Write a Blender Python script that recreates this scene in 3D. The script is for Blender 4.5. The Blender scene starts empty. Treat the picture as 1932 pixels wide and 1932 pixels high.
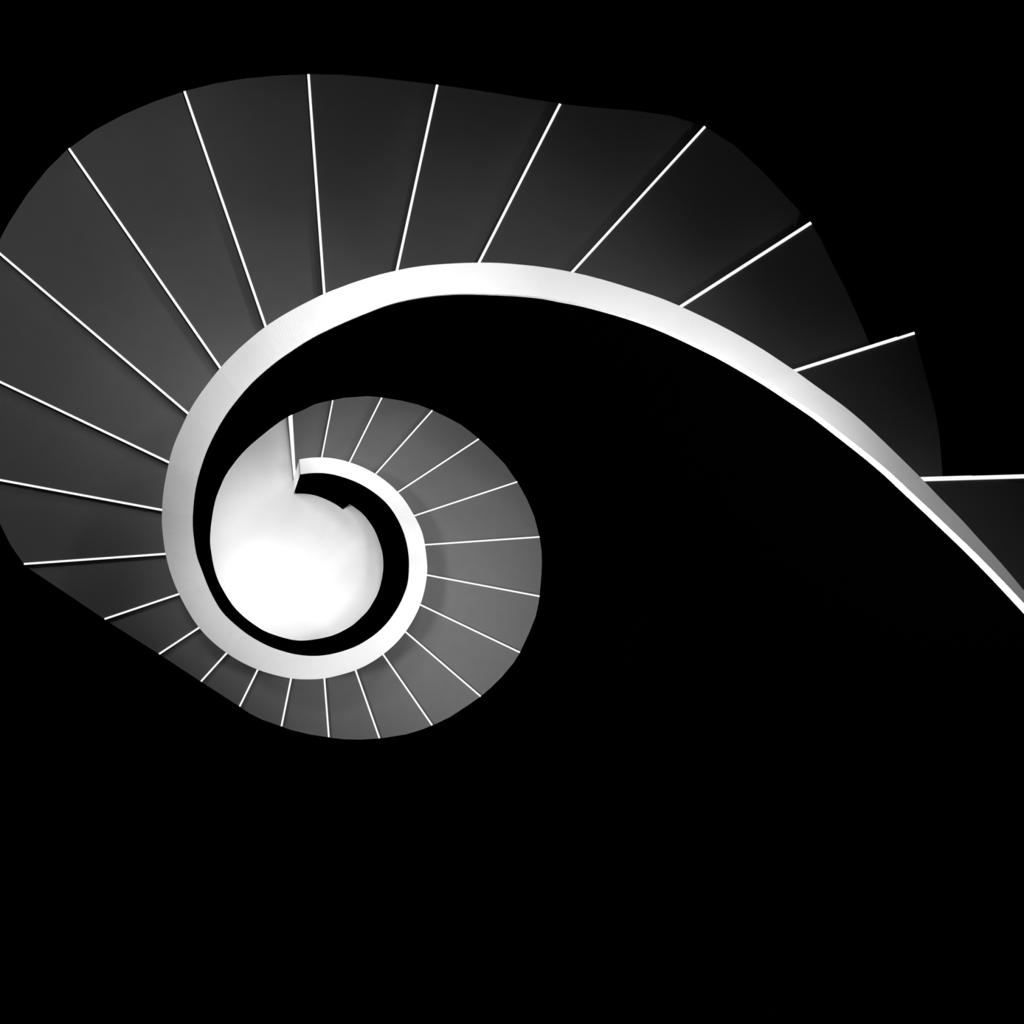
import bpy, bmesh, math, random
from mathutils import Vector

# ---------------------------------------------------------------- camera, world, lights
C_STEP = 0.018                 # one riser as a fraction of the camera height
H = 0.17 / C_STEP              # camera height over the ground floor (m)
F = 1250.0                     # focal length in pixels of the 1932 px frame
S = H / F                      # metres per pixel at floor distance
VX, VY = 495.0, 1110.0         # the point straight below the camera
scene = bpy.context.scene
coll = scene.collection

cam_data = bpy.data.cameras.new('camera')
cam_data.sensor_width = 36.0
cam_data.lens = F / 1932.0 * 36.0
cam_data.shift_x = (966.0 - VX) / 1932.0
cam_data.shift_y = (VY - 966.0) / 1932.0
cam_data.clip_start = 0.05
cam = bpy.data.objects.new('camera', cam_data)
cam.location = (0, 0, H)
coll.objects.link(cam)
scene.camera = cam

world = bpy.data.worlds.new('world')
scene.world = world
world.use_nodes = True
world.node_tree.nodes['Background'].inputs[0].default_value = (1, 1, 1, 1)
world.node_tree.nodes['Background'].inputs[1].default_value = 0.0

vs = scene.view_settings
vs.view_transform = 'Standard'
vs.look = 'None'
vs.gamma = 1.0
vs.use_curve_mapping = False
vs.exposure = 0.0
scene.cycles.max_bounces = 6

# added spots without fixtures, fitted for brightness: location, aim point, cone (degrees), watts
LIGHTS = [
    ((-1.5, 0, 10.34), (0.0, 0, 7.34), 40, 1336.4),
    ((-1.5, 1.5, 10.34), (-1.5, 1.5, 0), 90, 323.6),
    ((-1.3, 0, 2.4), (0.3, 0, 0), 40, 179.4),
    ((-1.3, 0, 2.4), (0.3, 0, 0), 80, 100.8),
    ((1.5, 0, 10.34), (1.5, 0, 0), 40, 572.0),
    ((1.5, 1.5, 10.34), (1.5, 1.5, 0), 40, 248.7),
    ((1.8, -1.5, 6.3), (2.6, 0.3, 6.5), 60, 183.4),
    ((-0.7, 2.1, 1.6), (-0.2, 0.8, 0), 80, 42.8),
    ((-1.1, 1.6, 1.6), (0.3, 0, 0), 80, 56.2),
    ((-1.3, 0, 1.6), (0.5, 1.3, 0.8), 40, 157.0),
    ((1.1, 1.9, 3.0), (1.0, 1.8, 2.0), 140, 41.0),
    ((1.8, -1.5, 7.3), (2.6, 0.3, 6.5), 60, 153.7),
    ((0.7, 1.9, 2.4), (0.6, 1.8, 1.4), 140, 24.4),
    ((0, -1.5, 10.34), (1.5, -1.5, 7.34), 40, 3595.4),
    ((1.5, -1.5, 10.34), (1.5, -1.5, 0), 40, 439.4),
    ((0, 3, 11.44), (0.02, 1.56, 5.5), 18, 587.6),
    ((0, 0, 10.34), (1.5, 0, 7.34), 40, 180.7),
    ((-1.5, 1.5, 10.34), (1.0, -0.5, 7.34), 60, 360.5),
    ((0, 1, 11.44), (0, -0.3, 0), 20, 335.5),
    ((2.6, 1.7, 3.0), (2.5, 1.6, 2.0), 140, 41.8),
    ((0, 3, 11.44), (0.73, 1.73, 5.84), 18, 509.8),
    ((3, 0, 11.44), (1.29, 1.54, 0.51), 10, 393.7),
    ((1.5, 3, 10.34), (1.5, 1.5, 7.34), 40, 151.9),
    ((3, 2, 11.44), (-0.19, 2.02, 3.91), 18, 361.9),
    ((-1.1, 1.6, 2.4), (0.5, 1.3, 0.8), 40, 42.5),
    ((3, 0, 10.34), (3, 1.5, 7.34), 40, 60.9),
    ((-1.5, 3, 10.34), (-1.5, 3, 0), 40, 175.5),
    ((1.8, -1.5, 6.3), (1.5, 1.9, 6.5), 30, 274.9),
    ((0, 2, 11.44), (1.79, -0.36, 1.53), 18, 572.7),
    ((0, 0, 11.44), (2.05, 0.35, 1.19), 18, 458.2),
    ((3, 3, 10.34), (0.5, 1, 7.34), 60, 171.6),
    ((0, 2, 11.44), (-0.85, 1.39, 3.57), 18, 225.4),
    ((1.5, 2.5, 2.4), (1.4, 2.4, 1.4), 90, 29.3),
    ((0, 2, 11.44), (2.57, 1.42, 4.93), 18, 205.5),
    ((0.5, 2.3, 3.0), (0.4, 2.2, 2.0), 140, 18.0),
    ((0, 0, 11.44), (-0.63, -0.18, 2.89), 10, 224.8),
    ((-0.7, 2.1, 2.4), (0.5, 1.3, 0.8), 40, 31.2),
    ((0, 1, 11.44), (-0.3, -0.6, 0), 10, 358.1),
    ((3, 0, 11.44), (0.69, 1.52, 1.76), 18, 137.4),
    ((1.8, -1.5, 6.3), (1.5, 1.9, 6.5), 60, 60.8),
]
LIGHT_RADIUS = 0.22
for loc, aim, cone, watts in LIGHTS:
    ld = bpy.data.lights.new('added_spot', 'SPOT')
    ld.energy = watts
    ld.spot_size = math.radians(cone)
    ld.spot_blend = 1.0
    ld.shadow_soft_size = LIGHT_RADIUS
    lo = bpy.data.objects.new('added_spot', ld)
    lo.location = loc
    lo.rotation_euler = (Vector(aim) - Vector(loc)).to_track_quat('-Z', 'Y').to_euler()
    coll.objects.link(lo)

# ---------------------------------------------------------------- materials
def base_mat(name, col, rough=0.6, spec=0.2):
    m = bpy.data.materials.new(name)
    m.use_nodes = True
    b = m.node_tree.nodes['Principled BSDF']
    b.inputs['Base Color'].default_value = (col, col, col, 1)
    b.inputs['Roughness'].default_value = rough
    b.inputs['Specular IOR Level'].default_value = spec
    return m, b

def noise_mat(name, lo, hi, scale, rough=0.6, spec=0.2, detail=4.0, p0=0.35, p1=0.65):
    m, b = base_mat(name, hi, rough, spec)
    nt = m.node_tree
    tc = nt.nodes.new('ShaderNodeTexCoord')
    nz = nt.nodes.new('ShaderNodeTexNoise')
    nz.inputs['Scale'].default_value = scale
    nz.inputs['Detail'].default_value = detail
    cr = nt.nodes.new('ShaderNodeValToRGB')
    cr.color_ramp.elements[0].position = p0
    cr.color_ramp.elements[0].color = (lo, lo, lo, 1)
    cr.color_ramp.elements[1].position = p1
    cr.color_ramp.elements[1].color = (hi, hi, hi, 1)
    nt.links.new(tc.outputs['Object'], nz.inputs['Vector'])
    nt.links.new(nz.outputs['Fac'], cr.inputs['Fac'])
    nt.links.new(cr.outputs['Color'], b.inputs['Base Color'])
    return m

M_FLOOR = noise_mat('polished_white_floor', 0.79, 0.81, 1.5, 0.5, 0.1)
M_RAIL = noise_mat('white_painted_rail', 0.745, 0.80, 2.2, 0.5, 0.1, 5.0, 0.3, 0.5)
M_WHITE = noise_mat('white_plaster', 0.78, 0.80, 6.0, 0.7, 0.1)
M_TREAD = noise_mat('grey_step_paint', 0.137, 0.143, 9.0, 0.8, 0.0)
M_BLACK, _ = base_mat('matt_black', 0.00015, 1.0, 0.0)  # one even near-black without gloss
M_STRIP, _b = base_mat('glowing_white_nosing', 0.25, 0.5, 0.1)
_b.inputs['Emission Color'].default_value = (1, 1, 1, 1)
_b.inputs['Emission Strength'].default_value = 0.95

# ---------------------------------------------------------------- surveyed outlines (px of the photo at their own depth)
NOSE = [((556,928),(545,785)),((607,863),(628,755)),((660,871),(720.5,750)),((708,895),(816,774)),((750,929),(903.5,828)),
 ((782,973),(976,909)),((801,1028),(1018,1013)),((806,1085),(1018,1125)),((793,1141),(981,1231)),((765,1192),(907,1314)),
 ((723,1235),(815.5,1368.5)),((671,1265),(716,1393)),((612,1281),(620.5,1391)),((549,1281),(531,1370.5)),((486,1264),(452,1333)),
 ((427,1233),(379,1286)),((376,1184),(300,1234)),((337,1121),(197,1168)),((312,1045),(45,1064)),((305,962),(-30,900)),
 ((318,872),(-70,687)),((355,780),(-10,470)),((415,693),(130,280)),((501,615),(348,172)),((612,554),(582,140)),
 ((749,510),(825,160)),((904,495),(1057,196)),((1080,513),(1330,239)),((1285,578),(1530,420.5)),((1501,699),(1725,628)),
 ((1743,904),(2080,894)),((1990,1188),(2250,1240)),((2200,1560),(2420,1667))]
N = 32                          # steps 0..31

RAIL_OUT = [(564.6,866.6),(580,864.2),(598.7,862.9),(627.7,864.5),(658.8,871.8),(685.7,882.1),(707.4,893.5),(731.2,910.1),(749.9,927.7),
 (764.1,944.3),(781.7,973.2),(795.2,1000.1),(801.8,1028.1),(805.9,1062.3),(806.6,1072.4),(805.6,1085.2),(801,1113.8),
 (793.2,1140.7),(780.7,1167.6),(765.2,1192.1),(747.6,1213.2),(722.8,1234.9),(697.9,1251.5),(671,1264.5),(646.4,1272.2),
 (612.2,1280.1),(578,1281.9),(549.1,1280.1),(515.9,1272.8),(485.9,1263.3),(453.8,1248.4),(426.9,1231.4),(400,1210.1),
 (375.3,1184),(356,1155.2),(337.3,1120),(322.8,1084.8),(312.1,1044.5),(307.3,1008.4),(305.2,985.7),(305.9,961.2),
 (308.3,927.7),(318.3,873.9),(329,836.6),(341.5,808.6),(354.9,779.7),(370.5,753.8),(386.6,731),(416,693.6),(447,661.5),
 (474,637.7),(502.5,614.9),(533.1,595.3),(564.2,577.7),(591.1,564.2),(611.8,553.9),(647,540.4),(673.9,530.7),(715.3,518.2),
 (748.4,510.4),(773.3,505.2),(812.6,500),(871,496.3),(903.5,495.7),(928.3,495.7),(961.5,497.5),(1023.6,503.8),
 (1079.5,513.5),(1123,523.8),(1172,538),(1242.8,561.1),(1284.3,578.3),(1327.7,598.4),(1360.9,614.9),(1391.9,631.5),
 (1433.8,655.8),(1471,680.2),(1501.8,700.9),(1535.9,725.7),(1587.7,763),(1620.8,789.9),(1644,810.7),(1685.1,850),
 (1739.4,903.5),(1774.9,940.8),(1810,976),(1850,1020),(1890,1064),(1935,1118),(1990,1188),(2070,1305),(2140,1430),(2200,1560)]
RAIL_IN = [(567,895.2),(582.2,893.1),(598.7,892.1),(619.4,893.5),(638.1,897.7),(660.9,904.9),(685.7,916.3),(706.4,929.8),(723,943.2),
 (735.4,956.7),(747.8,975.3),(758.2,996),(766.4,1020.9),(771,1047.8),(771.8,1064.3),(771,1083),(769.3,1101.6),
 (764.6,1115.5),(753.8,1140.7),(739.3,1163.5),(726.9,1179),(708.3,1196.6),(683.4,1213.2),(671,1219.8),(646.4,1228.7),
 (621.5,1234.9),(598.7,1237.6),(578,1237.2),(559.4,1234.9),(538.7,1230.2),(509.7,1220.4),(486.9,1209.1),(462.1,1193.5),
 (437.3,1172.8),(418.6,1154.2),(404.1,1130.4),(390.7,1102.4),(379.3,1071.4),(370.7,1048),(365.3,1010.5),(363.6,985.7),
 (366.3,942.2),(372.5,907),(380.8,878),(392.2,846.9),(407.7,814.9),(422.2,790),(438.8,766.2),(469.5,729.5),(494.3,706),
 (521.5,683.3),(553,661.5),(586.9,639.8),(628.3,619.1),(663.5,603.5),(698.7,589.1),(725.7,578.7),(754.6,570.4),
 (791.9,563.2),(829.2,558.4),(876,556),(947,558),(988.4,560.5),(1019.4,563.6),(1054.6,570.4),(1102.3,579.7),
 (1174,599.5),(1230.4,619.1),(1273.9,637.7),(1315.3,657.4),(1356.7,678.1),(1394,699.2),(1441,727.3),(1490.4,759.9),
 (1531.8,787.8),(1565,813.5),(1616.8,853.9),(1646.3,877.9),(1669.6,898.1),(1700.6,927.6),(1731.7,956.3),(1774.9,997.5),
 (1810,1031),(1850,1071),(1890,1113),(1935,1162),(1985,1218),(2056,1325),(2116,1440),(2165,1560)]
# lower rim of the black well-side panels as seen against the ground floor and the lowest steps
RIM = [(658.8,950.8),(681.6,967),(694,981.5),(706.4,1000.1),(714.7,1020.9),(720.9,1041.6),(723,1064.3),(721.7,1082.8),
 (717.6,1103.5),(711.4,1122.1),(702,1138.7),(692.7,1153.2),(671,1174.3),(660.9,1182.1),(631.9,1197),(602.9,1204.5),
 (569.8,1208.4),(547,1205.9),(520.1,1198.3),(497.3,1189.4),(482.8,1180.1),(464.2,1166.6),(443.5,1146.9),(429,1126.2),
 (412.4,1096.2),(403.1,1066.2),(397.5,1031),(396.8,1016.7),(399.5,983.6),(406.7,944.3),(416,919.4),(426.4,896.6),
 (447.1,867.6),(467.8,844.9),(494.7,822.1),(519.5,802.4),(544.4,785.9),(570.4,774.4),(593.2,763),(627.7,754.7),
 (649,750.5),(678,748.5),(694.6,747.4),(720.5,749.9),(756.7,755.7),(787.8,763),(815.7,773.7),(847,789),(869.7,801.4),
 (886.3,813.8),(903.9,828.3)]
# wall end of each step, between its own nosing and the next
WALL_EDGE = {
 0:[(551,782.5),(570.4,774.4),(593.2,763),(610,758.5)], 1:[(649,750.5),(678,748.5),(694.6,747.4)], 2:[(756.7,755.7),(787.8,763)],
 3:[(847,789),(869.7,801.4),(886.3,813.8)], 4:[(927.7,850),(952.5,875.9)], 5:[(993.9,941.1),(1008.4,975.3)],
 6:[(1021.9,1041.6),(1022.3,1062),(1021.5,1085)], 7:[(1015.7,1140.7),(1010.5,1163.5),(998.1,1194.6)], 8:[(969.1,1250.5),(946.4,1277.4),(927.7,1296)],
 9:[(882.2,1331.2),(849,1352.9)], 10:[(795.2,1376.8),(766.2,1385.5)], 11:[(681.4,1395.4),(650.5,1394.8)],
 12:[(586.3,1386),(549,1377.2)], 13:[(495.2,1358.1),(470.4,1345.7)], 14:[], 15:[], 16:[], 17:[],
 28:[(1548,450),(1574,504),(1597,548),(1621,602)], 29:[(1737,672),(1753,730),(1765,778),(1773,826)],
}
WALL_END = {28:(1641,646), 29:(1779,900)}

def smooth(pts, step=5.0, sigma=9.0):
    """Catmull-Rom through the survey, evenly resampled and lightly smoothed."""
    dense = []
    n = len(pts)
    for i in range(n - 1):
        p0 = pts[max(i-1, 0)]; p1 = pts[i]; p2 = pts[i+1]; p3 = pts[min(i+2, n-1)]
        for j in range(8):
            t = j / 8.0
            dense.append(tuple(0.5*((2*p1[a]) + (-p0[a]+p2[a])*t + (2*p0[a]-5*p1[a]+4*p2[a]-p3[a])*t*t
                         + (-p0[a]+3*p1[a]-3*p2[a]+p3[a])*t**3) for a in (0, 1)))
    dense.append(pts[-1])
    L = [0.0]
    for a, b in zip(dense, dense[1:]):
        L.append(L[-1] + math.hypot(b[0]-a[0], b[1]-a[1]))
    m = int(L[-1] / step)
    out = []; k = 0
    for i in range(m + 1):
        s = L[-1] * i / m
        while k < len(L) - 2 and L[k+1] < s: k += 1
        t = (s - L[k]) / max(L[k+1]-L[k], 1e-9)
        out.append((dense[k][0]+(dense[k+1][0]-dense[k][0])*t, dense[k][1]+(dense[k+1][1]-dense[k][1])*t))
    w = int(3 * sigma / step)
    res = []
    for i in range(m + 1):
        ww = min(w, i, m - i)
        sx = sy = sw = 0
        for j in range(-ww, ww + 1):
            g = math.exp(-0.5 * (j*step/sigma)**2)
            sx += out[i+j][0]*g; sy += out[i+j][1]*g; sw += g
        res.append((sx/sw, sy/sw))
    return res

class Path:
    """a polyline with a parameter u = step number"""
    def __init__(self, pts, anchors):
        self.p = pts
        idx = []
        last = 0
        for u, q in anchors:
            best = min(range(last, len(pts)), key=lambda i: (pts[i][0]-q[0])**2 + (pts[i][1]-q[1])**2)
            # refine between neighbours
            f = float(best)
            for j in (best - 1, best):
                if 0 <= j < len(pts) - 1:
                    a, b = pts[j], pts[j+1]
                    dx, dy = b[0]-a[0], b[1]-a[1]
                    t = ((q[0]-a[0])*dx + (q[1]-a[1])*dy) / (dx*dx + dy*dy)
                    if 0 <= t <= 1: f = j + t
            idx.append((u, f)); last = best
        self.idx = idx
    def at(self, u):
        ix = self.idx
        i = 0
        while i < len(ix) - 2 and ix[i+1][0] < u: i += 1
        f = ix[i][1] + (ix[i+1][1]-ix[i][1]) * (u-ix[i][0]) / (ix[i+1][0]-ix[i][0])
        f = min(max(f, 0), len(self.p) - 1.0001)
        j = int(f); t = f - j
        a, b = self.p[j], self.p[j+1]
        return (a[0]+(b[0]-a[0])*t, a[1]+(b[1]-a[1])*t)

HH = 0.15                       # balustrade height, fraction of H
def cap_t(u):                   # thickness of the rail's edge, fraction of H; deeper on the top turn
    tab = [(0, .0012), (26, .0012), (27, .0021), (27.6, .0030), (28.5, .0035), (32, .0038)]
    for (a, x), (b, y) in zip(tab, tab[1:]):
        if a <= u <= b: return x + (y-x)*(u-a)/(b-a)
    return .0038
d_tread = lambda k: 1.0 - C_STEP * (k + 1)
d_top = lambda u: 1.0 - C_STEP * (u + 1) - HH
def xy(p, d): return Vector(((p[0]-VX)*d*S, -(p[1]-VY)*d*S))
def zz(d): return H * (1.0 - d)

U0, U1 = 0.2, 32.0
out_pts = smooth(RAIL_OUT)
in_pts = smooth(RAIL_IN)
anch_o = [(U0, RAIL_OUT[0])] + [(k, NOSE[k][0]) for k in range(1, 32)] + [(U1, RAIL_OUT[-1])]
P_OUT = Path(out_pts, anch_o)
def hit(o, dr, pts, fr):
    best = None
    for i in range(fr, len(pts) - 1):
        a, b = pts[i], pts[i+1]
        ex, ey = b[0]-a[0], b[1]-a[1]
        den = dr[0]*ey - dr[1]*ex
        if abs(den) < 1e-9: continue
        t = ((a[0]-o[0])*ey - (a[1]-o[1])*ex) / den
        s = ((a[0]-o[0])*dr[1] - (a[1]-o[1])*dr[0]) / den
        if t > 0 and -0.001 <= s <= 1.001 and (best is None or t < best[0]):
            best = (t, i, (a[0]+ex*s, a[1]+ey*s))
    return best
anch_i = [(U0, RAIL_IN[0])]
for k in range(1, 32):
    o = P_OUT.at(k)
    a = math.radians(-93.8 + 15 * k)
    h_ = hit(o, (-math.cos(a), -math.sin(a)), in_pts, 0)
    anch_i.append((k, h_[2]))
anch_i.append((U1, RAIL_IN[-1]))
P_IN = Path(in_pts, anch_i)

rim_polar = []
for p in smooth(RIM, 4.0, 6.0):
    rim_polar.append((math.atan2(p[1]-VY, p[0]-VX), math.hypot(p[0]-VX, p[1]-VY)))
# unwrap clockwise (increasing image angle)
un = [rim_polar[0]]
for a, r in rim_polar[1:]:
    while a < un[-1][0] - math.pi: a += 2*math.pi
    while a > un[-1][0] + math.pi: a -= 2*math.pi
    un.append((a, r))
def rim_r(a):
    for (a0, r0), (a1, r1) in zip(un, un[1:]):
        if a0 <= a <= a1: return r0 + (r1-r0)*(a-a0)/max(a1-a0, 1e-9)
    return None

# balustrade profile along u
US = []
u = U0
while u < U1 + 1e-6:
    US.append(round(u, 4)); u += 0.05
prof = []
prev_a = None
for u in US:
    po, pi = P_OUT.at(u), P_IN.at(u)
    dt = d_top(u)
    A = xy(po, dt)                                   # outer (stair side) line
    B = xy(pi, dt + cap_t(u))                        # well side line
    a = math.atan2(-B.y, B.x)
    if prev_a is None: prev_a = a
    while a < prev_a - math.pi: a += 2*math.pi
    while a > prev_a + math.pi: a -= 2*math.pi
    prev_a = a
    prof.append([u, A, B, dt, a])
a_base = un[0][0]
for q in prof:
    u, A, B, dt, a = q
    soffit = d_tread(u) + 0.022
    if u > 2.5 and a >= a_base:
        r = rim_r(a)
        db = (B.length / S) / r if r else 9
        if u > 24: db = min(db, soffit + 0.02)
        elif u < 4: db = min(db, 0.985)
    else:
        db = 1.0
    if u > 24 and db > 1: db = soffit
    db = min(db, 1.0)
    q.append(max(db, dt + 0.05))

# ---------------------------------------------------------------- mesh helpers
def make(name, verts, faces, mat, parent=None, smooth_shade=False):
    me = bpy.data.meshes.new(name)
    me.from_pydata([tuple(v) for v in verts], [], faces)
    bm = bmesh.new(); bm.from_mesh(me)
    bmesh.ops.recalc_face_normals(bm, faces=bm.faces)
    bm.to_mesh(me); bm.free()
    me.materials.append(mat)
    o = bpy.data.objects.new(name, me)
    coll.objects.link(o)
    if parent is not None:
        o.parent = parent
        o.location = -parent.location
    return o

def prism(name, poly, z0, z1, mat, parent=None):
    n = len(poly)
    v = [(p[0], p[1], z0) for p in poly] + [(p[0], p[1], z1) for p in poly]
    f = [tuple(range(n)), tuple(range(n, 2*n))] + [(i, (i+1) % n, n+(i+1) % n, n+i) for i in range(n)]
    return make(name, v, f, mat, parent)

def loft(name, rings, mat, parent=None, closed_ends=True):
    n = len(rings[0])
    v = [p for r in rings for p in r]
    f = []
    for i in range(len(rings)-1):
        for j in range(n):
            f.append((i*n+j, i*n+(j+1) % n, (i+1)*n+(j+1) % n, (i+1)*n+j))
    if closed_ends:
        f.append(tuple(range(n))); f.append(tuple((len(rings)-1)*n + j for j in range(n)))
    return make(name, v, f, mat, parent)

def root(name, label, cat, loc=(0, 0, 0)):
    o = bpy.data.objects.new(name, None)
    o.location = loc
    o['label'] = label; o['category'] = cat
    coll.objects.link(o)
    return o
def struct(o):
    o['kind'] = 'structure'
    return o

# ---------------------------------------------------------------- step outlines in plan
lines = []                                            # plan line of every riser: start, end, direction
rail_line = [(q[0], q[1]) for q in prof]
def seg_hit(o, dr, pts):
    best = None
    for i in range(len(pts)-1):
        a, b = pts[i][1], pts[i+1][1]
        e = b - a
        den = dr.x*e.y - dr.y*e.x
        if abs(den) < 1e-12: continue
        w = a - o
        t = (w.x*e.y - w.y*e.x)/den
        s = (w.x*dr.y - w.y*dr.x)/den
        if t >= -0.02 and -0.001 <= s <= 1.001 and (best is None or t < best[0]):
            best = (t, pts[i][0] + (pts[i+1][0]-pts[i][0])*s)
    return best
for k in range(N + 1):
    a, b = xy(NOSE[k][0], d_tread(k)), xy(NOSE[k][1], d_tread(k))
    dr = (a - b).normalized()
    cand = [r for r in rail_line if abs(r[0]-k) < 2.5]
    h_ = seg_hit(b, dr, cand)
    if k == 0 or h_ is None:
        inner, ui = a, U0
        if k == N: inner, ui = rail_line[-1][1], U1
    else:
        inner, ui = b + dr*h_[0], h_[1]
    lines.append((inner, b, dr, ui))
# the lowest riser runs to the foot of the balustrade's end
lines[0] = (xy((557, 927), 1.0 - C_STEP), lines[0][1], lines[0][2], U0)

def project(p, line):
    i, b, dr, _ = line
    return b + dr * (p - b).dot(dr)

wall_line = []
steps = []
for k in range(N):
    d = d_tread(k)
    i0, o0, dr0, u0 = lines[k]
    i1, o1, dr1, u1 = lines[k+1]
    outer = [o0] + [xy(p, d) for p in WALL_EDGE.get(k, [])]
    if k not in WALL_EDGE:                            # beyond the picture: curve on smoothly
        pa, pb = NOSE[k][1], NOSE[k+1][1]
        pm, pn = NOSE[k-1][1], NOSE[min(k+2, N)][1]
        for t in (0.25, 0.5, 0.75):
            outer.append(xy(tuple(0.5*((2*pa[c]) + (-pm[c]+pb[c])*t + (2*pm[c]-5*pa[c]+4*pb[c]-pn[c])*t*t
                         + (-pm[c]+3*pa[c]-3*pb[c]+pn[c])*t**3) for c in (0, 1)), d))
    e = xy(WALL_END.get(k, NOSE[k+1][1]), d)
    outer.append(project(e, lines[k+1]))
    inner = [i1]
    mid = [q[1] for q in prof if u0 + 0.02 < q[0] < u1 - 0.02]
    inner += list(reversed(mid)) + ([i0] if k else [prof[0][1], i0])
    steps.append(outer + inner)
    wall_line += [(k, p) for p in outer]

# ---------------------------------------------------------------- the setting
def centroid_out(p, q):
    t = (q - p)
    n = Vector((-t.y, t.x))
    return n.normalized() if n.length else Vector((0, 0))

# clean the wall line and offset it outward
wl = [wall_line[0]]
for k, p in wall_line[1:]:
    if (p - wl[-1][1]).length > 0.03: wl.append((k, p))
def offset(line, dist):
    res = []
    for i, (k, p) in enumerate(line):
        a = line[max(i-1, 0)][1]; b = line[min(i+1, len(line)-1)][1]
        n = centroid_out(a, b)                        # path runs clockwise, so the left normal points outward
        res.append((k, p + n*dist))
    return res
w_in, w_out = offset(wl, 0.012), offset(wl, 0.16)
Z_CEIL = H + 2.2
def wall_top(k):
    return zz(0.64) if k < 8 else Z_CEIL
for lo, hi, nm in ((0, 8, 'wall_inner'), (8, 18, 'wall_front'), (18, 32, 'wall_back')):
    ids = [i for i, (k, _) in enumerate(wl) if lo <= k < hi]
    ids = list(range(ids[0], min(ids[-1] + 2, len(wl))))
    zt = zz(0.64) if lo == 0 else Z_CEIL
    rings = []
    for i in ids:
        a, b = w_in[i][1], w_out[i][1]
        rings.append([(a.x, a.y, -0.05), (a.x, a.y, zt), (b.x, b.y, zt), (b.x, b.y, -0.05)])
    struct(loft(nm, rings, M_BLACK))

# white ground floor inside the curved wall
fl = [p for k, p in w_in if k < 23]
n0 = len(fl)
fv = [(0.6, 0.2, 0.0)] + [(p.x, p.y, 0.0) for p in fl] + [(0.6, 0.2, -0.04)] + [(p.x, p.y, -0.04) for p in fl]
ff = []
for i in range(n0):
    j = (i + 1) % n0
    ff.append((0, 1+i, 1+j)); ff.append((n0+1, n0+2+j, n0+2+i)); ff.append((1+i, n0+2+i, n0+2+j, 1+j))
struct(make('floor', fv, ff, M_FLOOR))

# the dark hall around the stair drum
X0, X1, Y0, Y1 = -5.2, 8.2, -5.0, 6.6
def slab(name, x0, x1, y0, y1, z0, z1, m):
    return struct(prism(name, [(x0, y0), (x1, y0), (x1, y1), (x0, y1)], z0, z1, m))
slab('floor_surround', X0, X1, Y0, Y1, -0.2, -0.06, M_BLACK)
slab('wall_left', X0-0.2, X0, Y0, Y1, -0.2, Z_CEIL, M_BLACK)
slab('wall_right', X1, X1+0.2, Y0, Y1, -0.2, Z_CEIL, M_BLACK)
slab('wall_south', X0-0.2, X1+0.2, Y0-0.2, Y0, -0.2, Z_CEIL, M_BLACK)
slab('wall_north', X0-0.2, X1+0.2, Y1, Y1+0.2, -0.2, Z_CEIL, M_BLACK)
slab('ceiling', X0-0.2, X1+0.2, Y0-0.2, Y1+0.2, Z_CEIL, Z_CEIL+0.2, M_BLACK)

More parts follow.
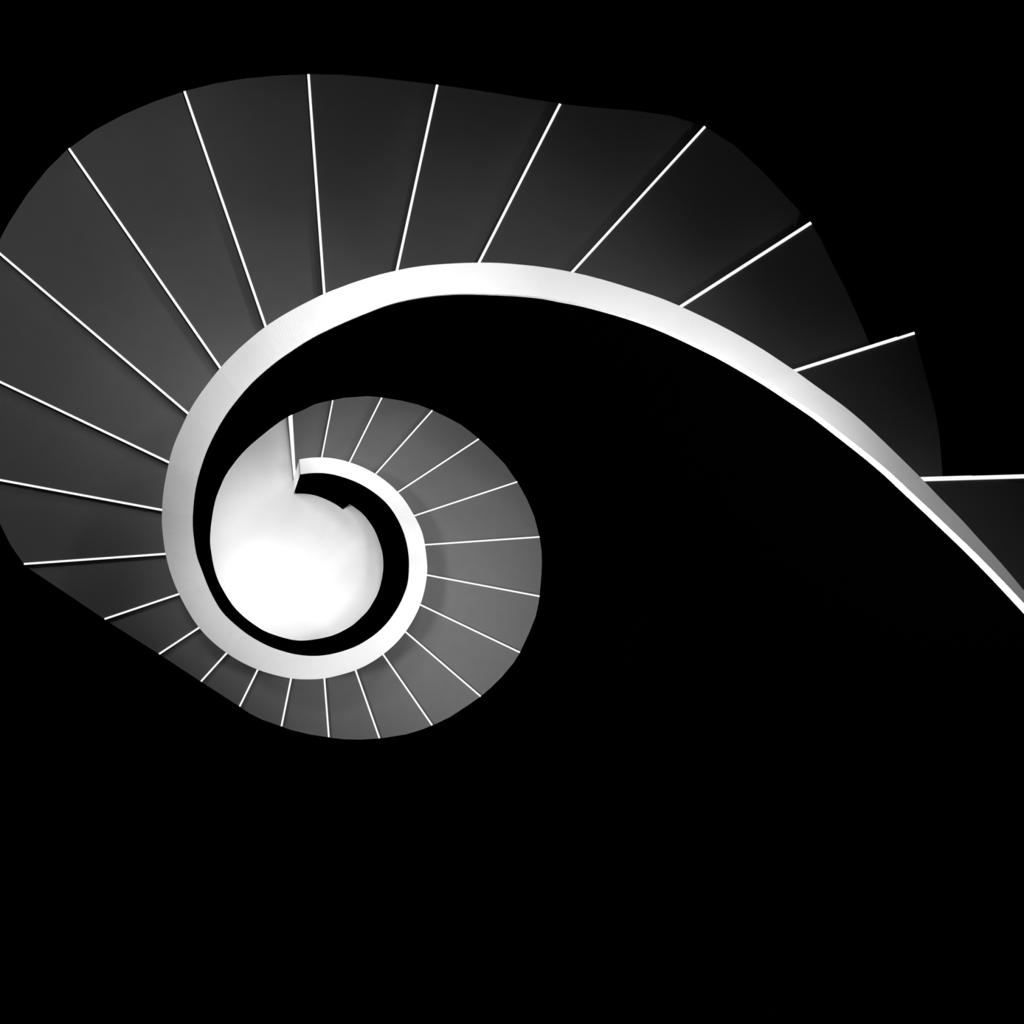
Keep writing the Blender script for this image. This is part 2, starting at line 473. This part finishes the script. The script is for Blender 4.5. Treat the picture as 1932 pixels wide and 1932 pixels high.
# ---------------------------------------------------------------- staircase
stair = root('spiral_staircase', 'dark grey winding staircase with glowing white nosing lines, climbing clockwise from the white floor', 'staircase',
             (lines[0][1].x, lines[0][1].y, 0))
SW = 2.35 * S                                          # nosing strip width in metres
for k in range(N):
    zt = zz(d_tread(k))
    zb = max(zt - 0.17 - 0.05, 0.0)
    st = prism('step', steps[k], zb, zt, M_TREAD, stair)
    i0, o0, dr, _ = lines[k]
    nrm = Vector((-dr.y, dr.x))                       # towards the lower step or the upper one
    mid = sum(steps[k], Vector((0, 0))) / len(steps[k])
    if (mid - o0).dot(nrm) < 0: nrm = -nrm            # now points onto this step's tread
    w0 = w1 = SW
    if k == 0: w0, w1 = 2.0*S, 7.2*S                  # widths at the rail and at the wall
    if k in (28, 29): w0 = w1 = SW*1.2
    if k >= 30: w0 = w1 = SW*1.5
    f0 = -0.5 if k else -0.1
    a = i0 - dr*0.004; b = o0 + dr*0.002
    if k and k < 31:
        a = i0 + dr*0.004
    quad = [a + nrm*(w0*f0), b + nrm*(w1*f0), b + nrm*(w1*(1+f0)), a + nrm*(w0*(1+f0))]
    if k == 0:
        quad = [xy((556.2, 929), 1-C_STEP), xy((543.9, 786), 1-C_STEP), xy((551.6, 782), 1-C_STEP), xy((558.6, 905), 1-C_STEP)]  # glow widened to stand in for a lit white riser
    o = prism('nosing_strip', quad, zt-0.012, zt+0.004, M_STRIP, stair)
    if k == 0:                                        # the plain white riser standing on the floor
        rq = [xy((557.0, 929), 1-C_STEP), xy((545.0, 786), 1-C_STEP), xy((551.6, 782), 1-C_STEP), xy((558.6, 905), 1-C_STEP)]
        r_ = prism('riser', rq, 0.002, zt-0.013, M_WHITE, stair)
        r_.parent = st
        r_.location = (0, 0, 0)
        r_['label'] = 'white front face of the lowest step'
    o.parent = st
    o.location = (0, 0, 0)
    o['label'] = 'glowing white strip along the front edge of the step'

# ---------------------------------------------------------------- balustrade
bal = root('balustrade', 'solid curving balustrade with broad white rail, spiralling along the inner edge of the grey stairs', 'balustrade',
           (prof[0][1].x, prof[0][1].y, 0))
core, cap, panel = [], [], []
for u, A, B, dt, a, db in prof:
    n = (B - A).normalized()
    zt, zc, zb = zz(dt), zz(dt + cap_t(u)), zz(db)
    Bp = B - n*0.012
    core.append([(A.x, A.y, zb), (A.x, A.y, zc), (Bp.x, Bp.y, zc), (Bp.x, Bp.y, zb)])
    cap.append([(A.x, A.y, zc), (A.x, A.y, zt), (B.x, B.y, zt), (B.x, B.y, zc)])
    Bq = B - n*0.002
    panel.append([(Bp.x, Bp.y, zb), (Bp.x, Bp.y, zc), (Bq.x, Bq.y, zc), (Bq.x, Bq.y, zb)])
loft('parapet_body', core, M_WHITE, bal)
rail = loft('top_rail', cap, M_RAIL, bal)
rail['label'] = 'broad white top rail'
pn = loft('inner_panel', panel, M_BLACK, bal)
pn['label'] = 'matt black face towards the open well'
